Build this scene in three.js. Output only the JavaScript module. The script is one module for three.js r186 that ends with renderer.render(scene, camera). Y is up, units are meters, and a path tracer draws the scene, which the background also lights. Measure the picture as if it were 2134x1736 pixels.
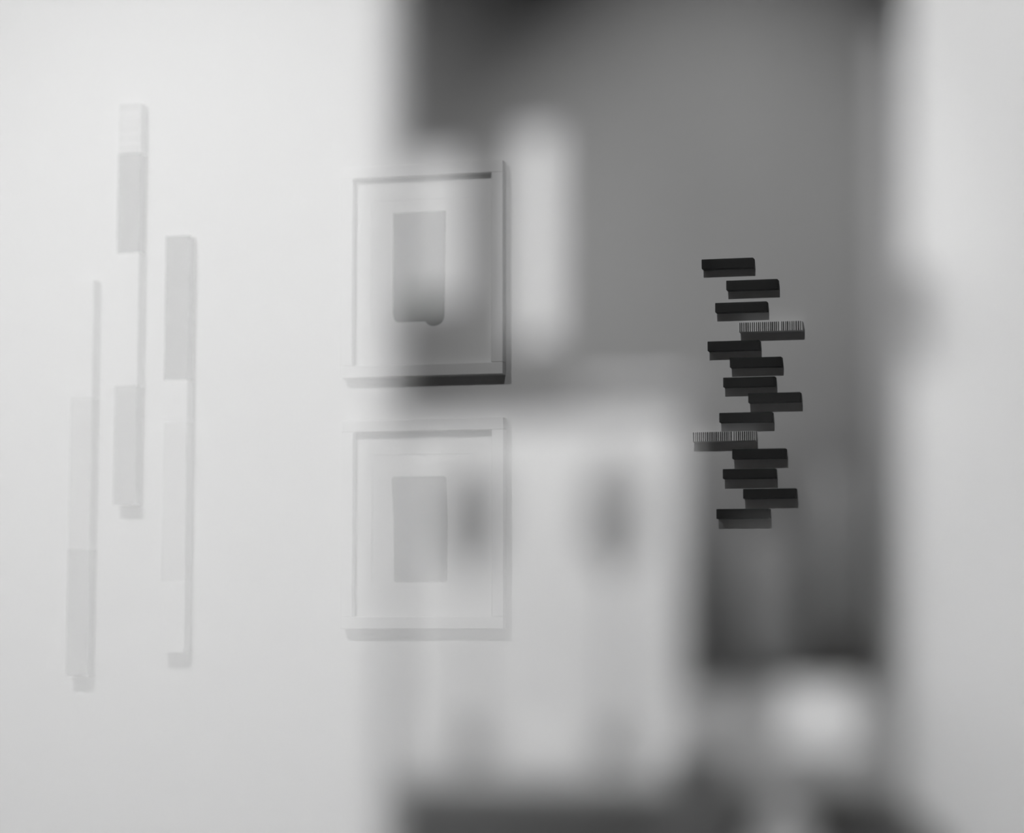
import * as THREE from 'three';
import { RoundedBoxGeometry } from 'three/addons/geometries/RoundedBoxGeometry.js';
import { mergeGeometries } from 'three/addons/utils/BufferGeometryUtils.js';
import { ImprovedNoise } from 'three/addons/math/ImprovedNoise.js';

// ---------------------------------------------------------------- camera, sky, exposure
// A photograph taken on the pavement through the glass of a small display window: the lens looks up and to the left
// at the wall of the lit display room; the glass mirrors the street behind the photographer.
const scene = new THREE.Scene();
const camera = new THREE.PerspectiveCamera(19.697, 2134 / 1736, 0.05, 200);
camera.position.set(0, 1.45, 2.4);
camera.rotation.set(THREE.MathUtils.degToRad(5.26), THREE.MathUtils.degToRad(14.2), 0, 'YXZ');
camera.focus = 2.44;               // on the wall of the display room
camera.userData.fStop = 1.05;       // wide open: the mirrored street melts away
scene.add(camera);

scene.background = new THREE.Color(1, 1, 1);     // even overcast sky
scene.backgroundIntensity = 4.5;

const renderer = new THREE.WebGLRenderer({ antialias: true });
renderer.toneMapping = THREE.LinearToneMapping;
renderer.toneMappingExposure = 1.0;
renderer.shadowMap.enabled = true;
renderer.shadowMap.type = THREE.PCFSoftShadowMap;

// ---------------------------------------------------------------- helpers
let seed = 7;
const rnd = () => { seed = (seed * 1664525 + 1013904223) >>> 0; return seed / 4294967296; };
const taken = new Map();
function numbered(name) {
  const n = taken.get(name) ?? 0; taken.set(name, n + 1);
  return n ? `${name}_${String(n).padStart(3, '0')}` : name;
}
function shadows(o) { o.castShadow = true; o.receiveShadow = true; return o; }
function grey(v, roughness = 0.85, more = {}) {
  const m = new THREE.MeshStandardMaterial({ roughness, metalness: 0, ...more });
  m.color.setRGB(v, v, v);
  return m;
}
function matte(v) {      // dead flat black paint
  const m = new THREE.MeshPhysicalMaterial({ roughness: 1, metalness: 0, specularIntensity: 0.25 });
  m.color.setRGB(v, v, v);
  return m;
}
const box = (x0, x1, y0, y1, z0, z1) => new THREE.BoxGeometry(x1 - x0, y1 - y0, z1 - z0).translate((x0 + x1) / 2, (y0 + y1) / 2, (z0 + z1) / 2);
const rbox = (x0, x1, y0, y1, z0, z1, r = 0.0006) => new RoundedBoxGeometry(x1 - x0, y1 - y0, z1 - z0, 2, r).translate((x0 + x1) / 2, (y0 + y1) / 2, (z0 + z1) / 2);
function mesh(name, geometries, material, parent = scene) {
  const list = Array.isArray(geometries) ? geometries : [geometries];
  const g = list.length > 1 ? mergeGeometries(list.map((x) => (x.index ? x.toNonIndexed() : x))) : list[0];
  const o = shadows(new THREE.Mesh(g, material));
  o.name = parent === scene ? numbered(name) : name;
  parent.add(o);
  return o;
}
function tag(o, label, category, group) {
  Object.assign(o.userData, { label, category });
  if (group) o.userData.group = group;
  return o;
}
function thing(name, label, category, [x, y, z] = [0, 0, 0], group) {
  const o = new THREE.Group();
  o.name = numbered(name); o.position.set(x, y, z); scene.add(o);
  return tag(o, label, category, group);
}
function struct(name, geometries, material, label, category) {
  const o = mesh(name, geometries, material);
  o.userData.kind = 'structure';
  return tag(o, label, category);
}

// fine plaster relief
const noise = new ImprovedNoise();
function reliefTexture(size, cells) {
  const data = new Uint8Array(size * size * 4);
  for (let j = 0; j < size; j++) for (let i = 0; i < size; i++) {
    const u = i / size * cells, v = j / size * cells;
    const n = 0.6 * noise.noise(u, v, 3.1) + 0.4 * noise.noise(u * 3.7, v * 3.7, 9.4) + 0.25 * (rnd() - 0.5);
    const b = Math.max(0, Math.min(255, 128 + 110 * n));
    data.set([b, b, b, 255], (j * size + i) * 4);
  }
  const t = new THREE.DataTexture(data, size, size);
  t.wrapS = t.wrapT = THREE.RepeatWrapping; t.magFilter = THREE.LinearFilter; t.needsUpdate = true;
  return t;
}
const relief = reliefTexture(512, 24);
const wallRelief = relief.clone(); wallRelief.repeat.set(3, 3); wallRelief.needsUpdate = true;

const M = {
  wall: grey(0.6, 0.92, { bumpMap: wallRelief, bumpScale: 0.0003 }),
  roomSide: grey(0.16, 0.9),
  roomFloor: grey(0.12, 0.6),
  black: matte(0.01),
  inkLine: matte(0.01),
  paleBlock: grey(0.74, 0.85),
  rodWhite: grey(0.6, 0.8),
  rodDark: grey(0.1, 0.8),
  rodSlate: grey(0.22, 0.8),
  rodMid: grey(0.42, 0.8),
  rodLight: grey(0.5, 0.8),
  paleLine: grey(0.34, 0.8),
  frameWhite: grey(0.6, 0.6),
  mat: grey(0.62, 0.95),
  backing: grey(0.62, 0.95),
  print: grey(0.17, 0.7),
  lampBlack: grey(0.03, 0.4),
  render: grey(0.75, 0.95),
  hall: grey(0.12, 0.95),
  cobble: grey(0.03, 0.9),
  street: grey(0.25, 0.9),
  court: grey(0.67, 0.95),
  paving: grey(0.55, 0.95),
  timber: grey(0.04, 0.9),
  leaf: grey(0.5, 0.8),
  canvas: grey(0.13, 0.95),
  paleCanvas: grey(0.28, 0.95),
  cart: grey(0.31, 0.9),
  sack: grey(0.28, 0.95),
  pot: grey(0.5, 0.8),
  gateLeaf: grey(0.26, 0.9),
  iron: grey(0.22, 0.8),
  windowFrame: grey(0.05, 0.5),
  shopFront: grey(0.35, 0.8),
};
const glass = new THREE.MeshPhysicalMaterial({ color: 0xffffff, roughness: 0, metalness: 0, transmission: 1, thickness: 0, ior: 2.2 });

// ---------------------------------------------------------------- the display room
const X0 = -2.0, X1 = 0.7, H = 2.8, ZF = 2.06, ZO = 2.18;      // inner width, height, front wall inside and outside
const WX0 = -0.44, WX1 = 0.28, WY0 = 1.2, WY1 = 1.76;           // window opening
struct('wall_back', box(X0 - 0.12, X1 + 0.12, 0, H, -0.12, 0), M.wall, 'pale plaster wall that the blocks, rods and picture frames hang on', 'wall');
struct('wall_left', box(X0 - 0.12, X0, 0, H, 0, ZF), M.roomSide, 'dark side wall of the display room beside the three rods', 'wall');
struct('wall_right', box(X1, X1 + 0.12, 0, H, 0, ZF), M.roomSide, 'dark side wall of the display room beside the block stack', 'wall');
struct('wall_front', [
  box(X0 - 0.12, WX0, 0, H + 0.15, ZF, ZO), box(WX1, X1 + 0.12, 0, H + 0.15, ZF, ZO),
  box(WX0, WX1, 0, WY0, ZF, ZO), box(WX0, WX1, WY1, H + 0.15, ZF, ZO),
], M.shopFront, 'grey front wall with the opening of the display window', 'wall');
struct('floor', box(X0 - 0.12, X1 + 0.12, -0.12, 0, -0.12, ZF), M.roomFloor, 'dark floor of the display room', 'floor');
struct('ceiling', box(X0 - 0.12, X1 + 0.12, H, H + 0.15, -0.12, ZF), M.roomSide, 'dark ceiling of the display room with a lamp track', 'ceiling');

const win = new THREE.Group();
win.name = 'window_1'; scene.add(win);
win.userData = { kind: 'structure', label: 'display window whose glass mirrors the bright street', category: 'window' };
const fw = 0.03;
mesh('window_frame', [
  box(WX0, WX0 + fw, WY0, WY1, 2.075, 2.135), box(WX1 - fw, WX1, WY0, WY1, 2.075, 2.135),
  box(WX0 + fw, WX1 - fw, WY0, WY0 + fw, 2.075, 2.135), box(WX0 + fw, WX1 - fw, WY1 - fw, WY1, 2.075, 2.135),
], M.windowFrame, win);
mesh('pane', box(WX0 + fw, WX1 - fw, WY0 + fw, WY1 - fw, 2.097, 2.103), glass, win).userData.label = 'clear reflecting window glass';

// ---------------------------------------------------------------- stepped stack of blocks
// centre x, top y, width, kind
const stack = [
  [-0.3792, 1.8327, 0.0528], [-0.3544, 1.8100, 0.0522], [-0.3657, 1.7876, 0.0526], [-0.3360, 1.7667, 0.0642, 1],
  [-0.3737, 1.7485, 0.0528], [-0.3514, 1.7311, 0.0522], [-0.3582, 1.7113, 0.0526], [-0.3329, 1.6948, 0.0525],
  [-0.3619, 1.6756, 0.0536], [-0.3842, 1.6566, 0.0644, 1], [-0.3489, 1.6386, 0.0540], [-0.3590, 1.6187, 0.0532],
  [-0.3387, 1.5984, 0.0530], [-0.3657, 1.5785, 0.0534],
];
const place = [
  'plain black block, topmost of the stepped stack on the wall',
  'plain black block, second from the top of the stepped stack',
  'plain black block resting just above the upper striped block',
  'wide black and white striped block, the upper of two in the stack',
  'plain black block just below the upper striped block',
  'plain black block, second one below the upper striped block',
  'plain black block, third one below the upper striped block',
  'plain black block, second one above the lower striped block',
  'plain black block just above the lower striped block',
  'wide black and white striped block, the lower of two in the stack',
  'plain black block just below the lower striped block',
  'plain black block, second one below the lower striped block',
  'plain black block, second from the bottom of the stepped stack',
  'plain black block, lowest of the stepped stack on the wall',
];
const BD = 0.0118, BH = 0.0098;
stack.forEach(([cx, top, w, striped], i) => {
  if (!striped) {
    const o = mesh('wall_block', new RoundedBoxGeometry(w, BH, BD, 2, 0.0005).translate(0, 0, BD / 2), M.black);
    o.position.set(cx, top - BH / 2, 0);
    tag(o, place[i], 'block', 'black blocks of the stepped stack');
    return;
  }
  const t = thing('striped_block', place[i], 'block', [cx, top - BH / 2, 0], 'striped blocks of the stepped stack');
  mesh('body', new RoundedBoxGeometry(w, BH, BD, 2, 0.0005).translate(0, 0, BD / 2), M.paleBlock, t);
  const lines = [];
  let x = -w / 2 + 0.0014;
  while (x < w / 2 - 0.0012) {
    const lw = 0.0008 + 0.0005 * rnd();
    lines.push(box(x - lw / 2, x + lw / 2, -BH / 2 + 0.0002, BH / 2 - 0.0002, BD - 0.0004, BD + 0.0004));
    x += 0.0018 + 0.0005 * rnd() + (rnd() < 0.05 ? 0.001 : 0);
  }
  const s = mesh('stripes', lines, M.inkLine, t);
  s.userData = { kind: 'stuff', label: 'thin uneven black upright stripes' };
});

// ---------------------------------------------------------------- three upright rods
function rod(name, label, cx, w, depth, cuts, mats, lined) {
  const base = cuts[cuts.length - 1];
  const t = thing(name, label, 'rod', [cx, base, 0], 'segmented upright rods on the wall');
  for (let k = 0; k < mats.length; k++) {
    const y1 = cuts[k] - base, y0 = cuts[k + 1] - base;
    const s = mesh('segment', rbox(-w / 2, w / 2, y0, y1, 0, depth, 0.0005), mats[k][0], t);
    s.userData.label = mats[k][1];
    if (lined === k) {
      const g = [];
      for (let y = y0 + 0.0016; y < y1 - 0.001; y += 0.0022 + 0.0006 * rnd()) {
        const lh = 0.0006 + 0.0004 * rnd();
        g.push(box(-w / 2 + 0.0004, w / 2 - 0.0004, y - lh / 2, y + lh / 2, depth - 0.0004, depth + 0.0003));
      }
      const l = mesh('stripes', g, M.paleLine, s);
      l.userData = { kind: 'stuff', label: 'thin grey level stripes' };
    }
  }
  return t;
}
const wh = [M.rodWhite, 'white segment'], dk = [M.rodDark, 'dark grey segment'], sl = [M.rodSlate, 'slate grey segment'], md = [M.rodMid, 'mid grey segment'], lt = [M.rodLight, 'light grey segment'];
rod('segmented_rod', 'white upright rod with grey lower segments, hung lowest of the three rods', -1.0819, 0.025, 0.018, [1.8354, 1.7071, 1.544, 1.4094], [wh, md, sl]);
rod('segmented_rod', 'upright rod with a striped tip and two dark segments, hung highest of the three', -1.0303, 0.0256, 0.018, [2.0272, 1.9721, 1.8632, 1.7188, 1.5911], [wh, dk, wh, sl], 0);
rod('segmented_rod', 'upright rod with a long dark top segment, beside the picture frames', -0.9733, 0.0268, 0.018, [1.8795, 1.724, 1.6787, 1.5095, 1.434], [dk, wh, lt, wh]);

// ---------------------------------------------------------------- two framed pictures
function framed(label, x0, x1, y0, y1, printShape, printLabel) {
  const t = thing('picture_frame', label, 'picture', [(x0 + x1) / 2, y0, 0], 'white framed pictures hung one above the other');
  const W = x1 - x0, Hh = y1 - y0, r = 0.0125, D = 0.0138;
  const rail = (a, b, c, d) => mesh('frame_rail', rbox(a, b, c, d, 0, D, 0.0008), M.frameWhite, t);
  rail(-W / 2, W / 2, Hh - r, Hh); rail(-W / 2, W / 2, 0, r);
  rail(-W / 2, -W / 2 + r, r, Hh - r); rail(W / 2 - r, W / 2, r, Hh - r);
  mesh('backing', box(-W / 2 + r, W / 2 - r, r, Hh - r, 0.0005, 0.004), M.backing, t);
  const s = new THREE.Shape([[-W / 2 + r, r], [W / 2 - r, r], [W / 2 - r, Hh - r], [-W / 2 + r, Hh - r]].map((p) => new THREE.Vector2(...p)));
  const hx0 = -W / 2 + 0.031, hx1 = W / 2 - 0.031, hy0 = 0.043, hy1 = Hh - 0.036;
  s.holes.push(new THREE.Path([[hx0, hy0], [hx0, hy1], [hx1, hy1], [hx1, hy0]].map((p) => new THREE.Vector2(...p))));
  mesh('mat', new THREE.ExtrudeGeometry(s, { depth: 0.0007, bevelEnabled: false }).translate(0, 0, 0.004), M.mat, t).userData.label = 'pale window mat';
  const g = new THREE.ExtrudeGeometry(printShape((x0 + x1) / 2, y0), { depth: 0.0004, bevelEnabled: false, curveSegments: 8 }).translate(0, 0, 0.004);
  mesh('print', g, M.print, t).userData.label = printLabel;
  return t;
}
framed('white framed picture hung above the other, dark print with a drip at its foot', -0.7900, -0.6137, 1.7212, 1.9454, (cx, by) => {
  const s = new THREE.Shape(), P = (x, y) => [x - cx, y - by];
  s.moveTo(...P(-0.7352, 1.8959)); s.lineTo(...P(-0.7352, 1.789));
  s.quadraticCurveTo(...P(-0.7348, 1.7800), ...P(-0.7290, 1.7797)); s.lineTo(...P(-0.7000, 1.7795));
  s.bezierCurveTo(...P(-0.6970, 1.7750), ...P(-0.6920, 1.7738), ...P(-0.6880, 1.7750));
  s.quadraticCurveTo(...P(-0.6795, 1.7770), ...P(-0.6793, 1.7860)); s.lineTo(...P(-0.6778, 1.8959)); s.closePath();
  return s;
}, 'dark grey upright block with rounded foot and a drip');
framed('white framed picture hung below the other, plain dark upright print', -0.7880, -0.6130, 1.4588, 1.6762, (cx, by) => {
  const s = new THREE.Shape(), P = (x, y) => [x - cx, y - by];
  s.moveTo(...P(-0.7354, 1.6130)); s.lineTo(...P(-0.7335, 1.5700)); s.lineTo(...P(-0.7328, 1.5100)); s.quadraticCurveTo(...P(-0.7326, 1.5074), ...P(-0.7300, 1.5074));
  s.lineTo(...P(-0.6780, 1.5074)); s.quadraticCurveTo(...P(-0.6757, 1.5074), ...P(-0.6757, 1.5100)); s.lineTo(...P(-0.6752, 1.5700)); s.lineTo(...P(-0.6768, 1.6130));
  s.quadraticCurveTo(...P(-0.6770, 1.6172), ...P(-0.6800, 1.6172)); s.lineTo(...P(-0.7320, 1.6172)); s.quadraticCurveTo(...P(-0.7354, 1.6172), ...P(-0.7354, 1.6130));
  return s;
}, 'dark grey upright block with rounded corners');

// ---------------------------------------------------------------- lamp track with two spotlights
const track = mesh('lamp_track', rbox(X0 + 0.2, X1 - 0.2, H - 0.03, H, 1.16, 1.26, 0.004), M.lampBlack);
tag(track, 'black lamp track along the ceiling of the display room', 'lamp track');
const glow = new THREE.MeshStandardMaterial({ color: 0xffffff, emissive: 0xffffff, emissiveIntensity: 3, roughness: 1 });
function spot(label, at, aim, power, half) {
  const t = thing('spot_lamp', label, 'lamp', [at[0], at[1], at[2]], 'spotlights on the lamp track');
  const dir = new THREE.Vector3(...aim).sub(new THREE.Vector3(...at)).normalize();
  const turn = new THREE.Quaternion().setFromUnitVectors(new THREE.Vector3(0, 0, 1), dir);
  const profile = [[0.0, -0.09], [0.026, -0.09], [0.032, -0.08], [0.036, 0.0], [0.033, 0.0], [0.03, -0.02], [0, -0.02]].map(([a, b]) => new THREE.Vector2(a, b));
  mesh('lamp_head', new THREE.LatheGeometry(profile, 28).rotateX(Math.PI / 2).applyQuaternion(turn), M.lampBlack, t);
  mesh('bulb', new THREE.CircleGeometry(0.027, 24).translate(0, 0, -0.016).applyQuaternion(turn), glow, t);
  const back = new THREE.Vector3(0, 0, -0.05).applyQuaternion(turn);
  mesh('stem', new THREE.CylinderGeometry(0.006, 0.006, H - 0.03 - at[1] - back.y, 12).translate(back.x, (H - 0.03 - at[1] - back.y) / 2 + back.y, back.z), M.lampBlack, t);
  const l = new THREE.SpotLight(0xffffff, power, 0, half, 1, 2);
  l.name = 'spot_light'; l.position.copy(dir.clone().multiplyScalar(0.012)); l.castShadow = true; l.shadow.radius = 1.2;
  l.target.position.set(...aim); scene.add(l.target);
  t.add(l);
}
spot('black spotlight aimed at the three rods and the pictures', [-1.14, 2.6, 1.22], [-0.96, 1.737, 0], 2.6, 0.393);
spot('black spotlight aimed at the stepped block stack', [-0.42, 2.62, 1.25], [-0.392, 1.86, 0], 3.1, 0.228);

// ---------------------------------------------------------------- the street that the glass mirrors
struct('ground', box(-40, 40, -0.3, -0.12, ZO, 70), M.street, 'pale asphalt of the street outside', 'ground');
const GX0 = -4.43, GX1 = -1.15, GH = 6.6, FZ = 16, BZ = 26, G = -0.12;
const pier = new THREE.ExtrudeGeometry(new THREE.Shape([[12, G], [12, 9], [GX1, 9], [GX1, 5.5], [-1.23, 2.2], [-1.27, 0.9], [-1.27, G]].map((p) => new THREE.Vector2(...p))), { depth: 0.4, bevelEnabled: false }).translate(0, 0, FZ);   // battered pier
struct('facade', [
  box(-16, GX0, G, 9, FZ, FZ + 0.4), pier, box(GX0, GX1, GH, 9, FZ, FZ + 0.4),
], M.render, 'white rendered coach house front with a tall gateway, mirrored in the window glass', 'building');
// rear wall of the coach house: two tall windows, a slot, a wide gate to the yard
struct('rear_wall', [
  box(-16, -7.42, G, 9, BZ, BZ + 0.3), box(-4.28, 12, G, 9, BZ, BZ + 0.3), box(-4.35, -4.28, G, 3.73, BZ, BZ + 0.3),
  box(-7.42, -4.28, 3.73, 3.98, BZ, BZ + 0.3), box(-7.42, -5.44, 3.98, 4.1, BZ, BZ + 0.3),
  box(-7.42, -4.28, 4.1, 4.55, BZ, BZ + 0.3), box(-7.42, -4.28, 6.81, 9, BZ, BZ + 0.3),
  box(-7.42, -7.34, 4.55, 6.81, BZ, BZ + 0.3), box(-6.68, -6.13, 4.55, 6.81, BZ, BZ + 0.3), box(-5.64, -4.28, 4.55, 6.81, BZ, BZ + 0.3),
  box(-7.34, -6.68, 4.55, 5.0, BZ, BZ + 0.3), box(-7.34, -6.68, 6.6, 6.81, BZ, BZ + 0.3),
], M.hall, 'dark rear wall of the coach house with tall windows and an open gate', 'wall');
struct('hall_side_wall', box(-16, -15.7, G, 9, FZ + 0.4, BZ), M.hall, 'dark side wall of the coach house at its far end', 'wall');
struct('hall_end_wall', box(11.7, 12, G, 9, FZ + 0.4, BZ), M.hall, 'dark side wall of the coach house at its near end', 'wall');
struct('roof', box(-16.3, 12.3, 9, 9.3, FZ - 0.2, BZ + 0.5), M.hall, 'flat roof of the coach house', 'roof');
struct('hall_floor', box(-15.7, 11.7, G, G + 0.05, FZ + 0.4, BZ), M.cobble, 'dark floor of the coach house', 'floor');
struct('yard_paving', box(-24, 8, G, G + 0.05, BZ + 0.3, 46), M.paving, 'pale paving of the yard behind the coach house', 'ground');
struct('yard_wall', box(-24, 8, G, 15, 46, 46.3), M.court, 'white yard wall seen through the coach house gateway', 'wall');

// canvas strips hung in the gateway
const strips = thing('strip_curtain', 'dark curtain of two canvas strips hung in the coach house gateway', 'curtain', [-1.95, 1.28, 16.6]);
mesh('curtain_rail', box(-0.36, 0.4, 1.5, 1.55, -0.025, 0.025), M.timber, strips);
for (const x of [-0.3, 0.34]) mesh('hanger', box(x - 0.012, x + 0.012, 1.55, GH - 1.28, -0.012, 0.012), M.timber, strips);
[[-2.28, -1.95, 0, 0.82], [-1.76, -1.64, 0.17, 1.2]].forEach(([a, b, y0, y1], k) => {
  const h = y1 - y0, g = new THREE.BoxGeometry(b - a, h, 0.012, 10, 24, 1), p = g.attributes.position;
  for (let i = 0; i < p.count; i++) {
    const x = p.getX(i), y = p.getY(i);
    p.setZ(i, p.getZ(i) + 0.03 * Math.sin(x * 40 + k) * (0.6 - y / h));
    p.setX(i, x + 0.04 * (0.5 - y / h));
  }
  g.computeVertexNormals();
  const c = mesh('canvas_strip', g.translate((a + b) / 2 + 1.95, (y0 + y1) / 2, 0), k ? M.paleCanvas : M.canvas, strips);
  for (const x of [a + 1.97, b + 1.93]) mesh('cord', box(x - 0.006, x + 0.006, y1 - 0.01, 1.5, -0.006, 0.006), M.timber, c);
});
// open leaf of the gate, folded against the pier
const leaf = thing('gate_leaf', 'narrow grey plank gate leaf at the coach house pier', 'gate', [-1.24, G, 15.93]);
for (let k = 0; k < 2; k++) mesh('plank', rbox(-0.1 + k * 0.05, -0.052 + k * 0.05, 0.08, 5.15, 0, 0.03, 0.006), M.gateLeaf, leaf);
mesh('ledge', rbox(-0.1, -0.005, 0.6, 0.75, -0.03, 0, 0.006), M.gateLeaf, leaf);
mesh('ledge', rbox(-0.1, -0.005, 4.4, 4.55, -0.03, 0, 0.006), M.gateLeaf, leaf);
// churn and sack beside the cart
const churn = mesh('milk_churn', new THREE.LatheGeometry([[0, 0], [0.195, 0], [0.2, 0.03], [0.2, 0.66], [0.15, 0.8], [0.13, 0.86], [0.16, 0.92], [0.16, 0.97], [0, 0.99]].map(([a, b]) => new THREE.Vector2(a, b)), 28), M.timber);
churn.position.set(-2.05, G, 13.7);
tag(churn, 'dark metal milk churn standing before the hand cart', 'churn');
const sackShape = new THREE.LatheGeometry([[0, 0], [0.16, 0.01], [0.19, 0.1], [0.18, 0.4], [0.15, 0.66], [0.06, 0.74], [0.07, 0.8], [0, 0.79]].map(([a, b]) => new THREE.Vector2(a, b)), 28);
const sack = mesh('grain_sack', sackShape, M.sack);
sack.position.set(-1.62, G, 13.6);
tag(sack, 'pale tied grain sack standing before the hand cart', 'sack');

// hand cart standing before the gateway
const cart = thing('hand_cart', 'grey hand cart with dark wheels and a white side board before the gateway', 'cart', [-1.73, G, 14.6]);
mesh('tray', [box(-0.52, 0.5, 0.78, 0.83, -0.4, 0.4), box(-0.52, 0.5, 0.83, 1.3, -0.4, -0.36), box(-0.52, 0.5, 0.83, 1.3, 0.36, 0.4), box(-0.52, -0.48, 0.83, 1.3, -0.36, 0.36), box(0.46, 0.5, 0.83, 1.3, -0.36, 0.36)], M.cart, cart);
mesh('side_board', rbox(0.02, 0.42, 0.98, 1.34, -0.44, -0.4, 0.01), M.render, cart);
for (const x of [-0.47, 0.5]) {
  mesh('axle', new THREE.CylinderGeometry(0.025, 0.025, 0.96, 12).rotateX(Math.PI / 2).translate(x, 0.32, 0), M.timber, cart);
  mesh('axle_block', box(x - 0.05, x + 0.05, 0.34, 0.78, -0.3, 0.3), M.timber, cart);
}
for (const x of [-0.47, 0.5]) for (const z of [-0.44, 0.44]) {
  mesh('wheel', new THREE.CylinderGeometry(0.32, 0.32, 0.05, 36).rotateX(Math.PI / 2).translate(x, 0.32, z), M.timber, cart);
}
// iron lantern on the gate pier
const lantern = thing('wall_lantern', 'unlit iron lantern on the gate pier of the coach house', 'lantern', [-1.1, 3.16, FZ - 0.26]);
mesh('lantern_case', new THREE.CylinderGeometry(0.085, 0.06, 0.28, 6).translate(0, 0.17, 0), M.iron, lantern);
mesh('lantern_roof', new THREE.ConeGeometry(0.11, 0.13, 6).translate(0, 0.395, 0), M.iron, lantern);
mesh('bracket', [box(-0.02, 0.02, 0.0, 0.03, 0, 0.26), box(-0.03, 0.03, -0.12, 0.12, 0.24, 0.26)], M.iron, lantern);

// two potted standard trees in the yard
[[-7.62, 2.95, 0.37], [-5.86, 2.95, 0.38]].forEach(([x, y, rad], k) => {
  const t = thing('potted_tree', ['potted round tree in the yard, standing behind the gate edge', 'potted round tree in the yard, standing mid gateway'][k], 'tree', [x, G, 30], 'potted trees in the yard');
  mesh('pot', new THREE.LatheGeometry([[0, 0], [0.2, 0], [0.28, 0.45], [0.31, 0.45], [0.31, 0.5], [0.25, 0.5], [0.24, 0.42], [0, 0.42]].map(([a, b]) => new THREE.Vector2(a, b)), 20), M.pot, t);
  mesh('stem', new THREE.CylinderGeometry(0.025, 0.035, y - G - 0.4, 8).translate(0, (y - G - 0.4) / 2 + 0.42, 0), M.timber, t);
  const g = new THREE.IcosahedronGeometry(rad, 5), p = g.attributes.position, v = new THREE.Vector3();
  for (let i = 0; i < p.count; i++) {
    v.fromBufferAttribute(p, i);
    v.multiplyScalar(1 + 0.22 * noise.noise(v.x * 9 + k * 7, v.y * 9, v.z * 9));
    p.setXYZ(i, v.x, v.y * 1.9, v.z);
  }
  g.computeVertexNormals();
  mesh('crown', g.translate(0, y - G, 0), M.leaf, t);
});

renderer.render(scene, camera);
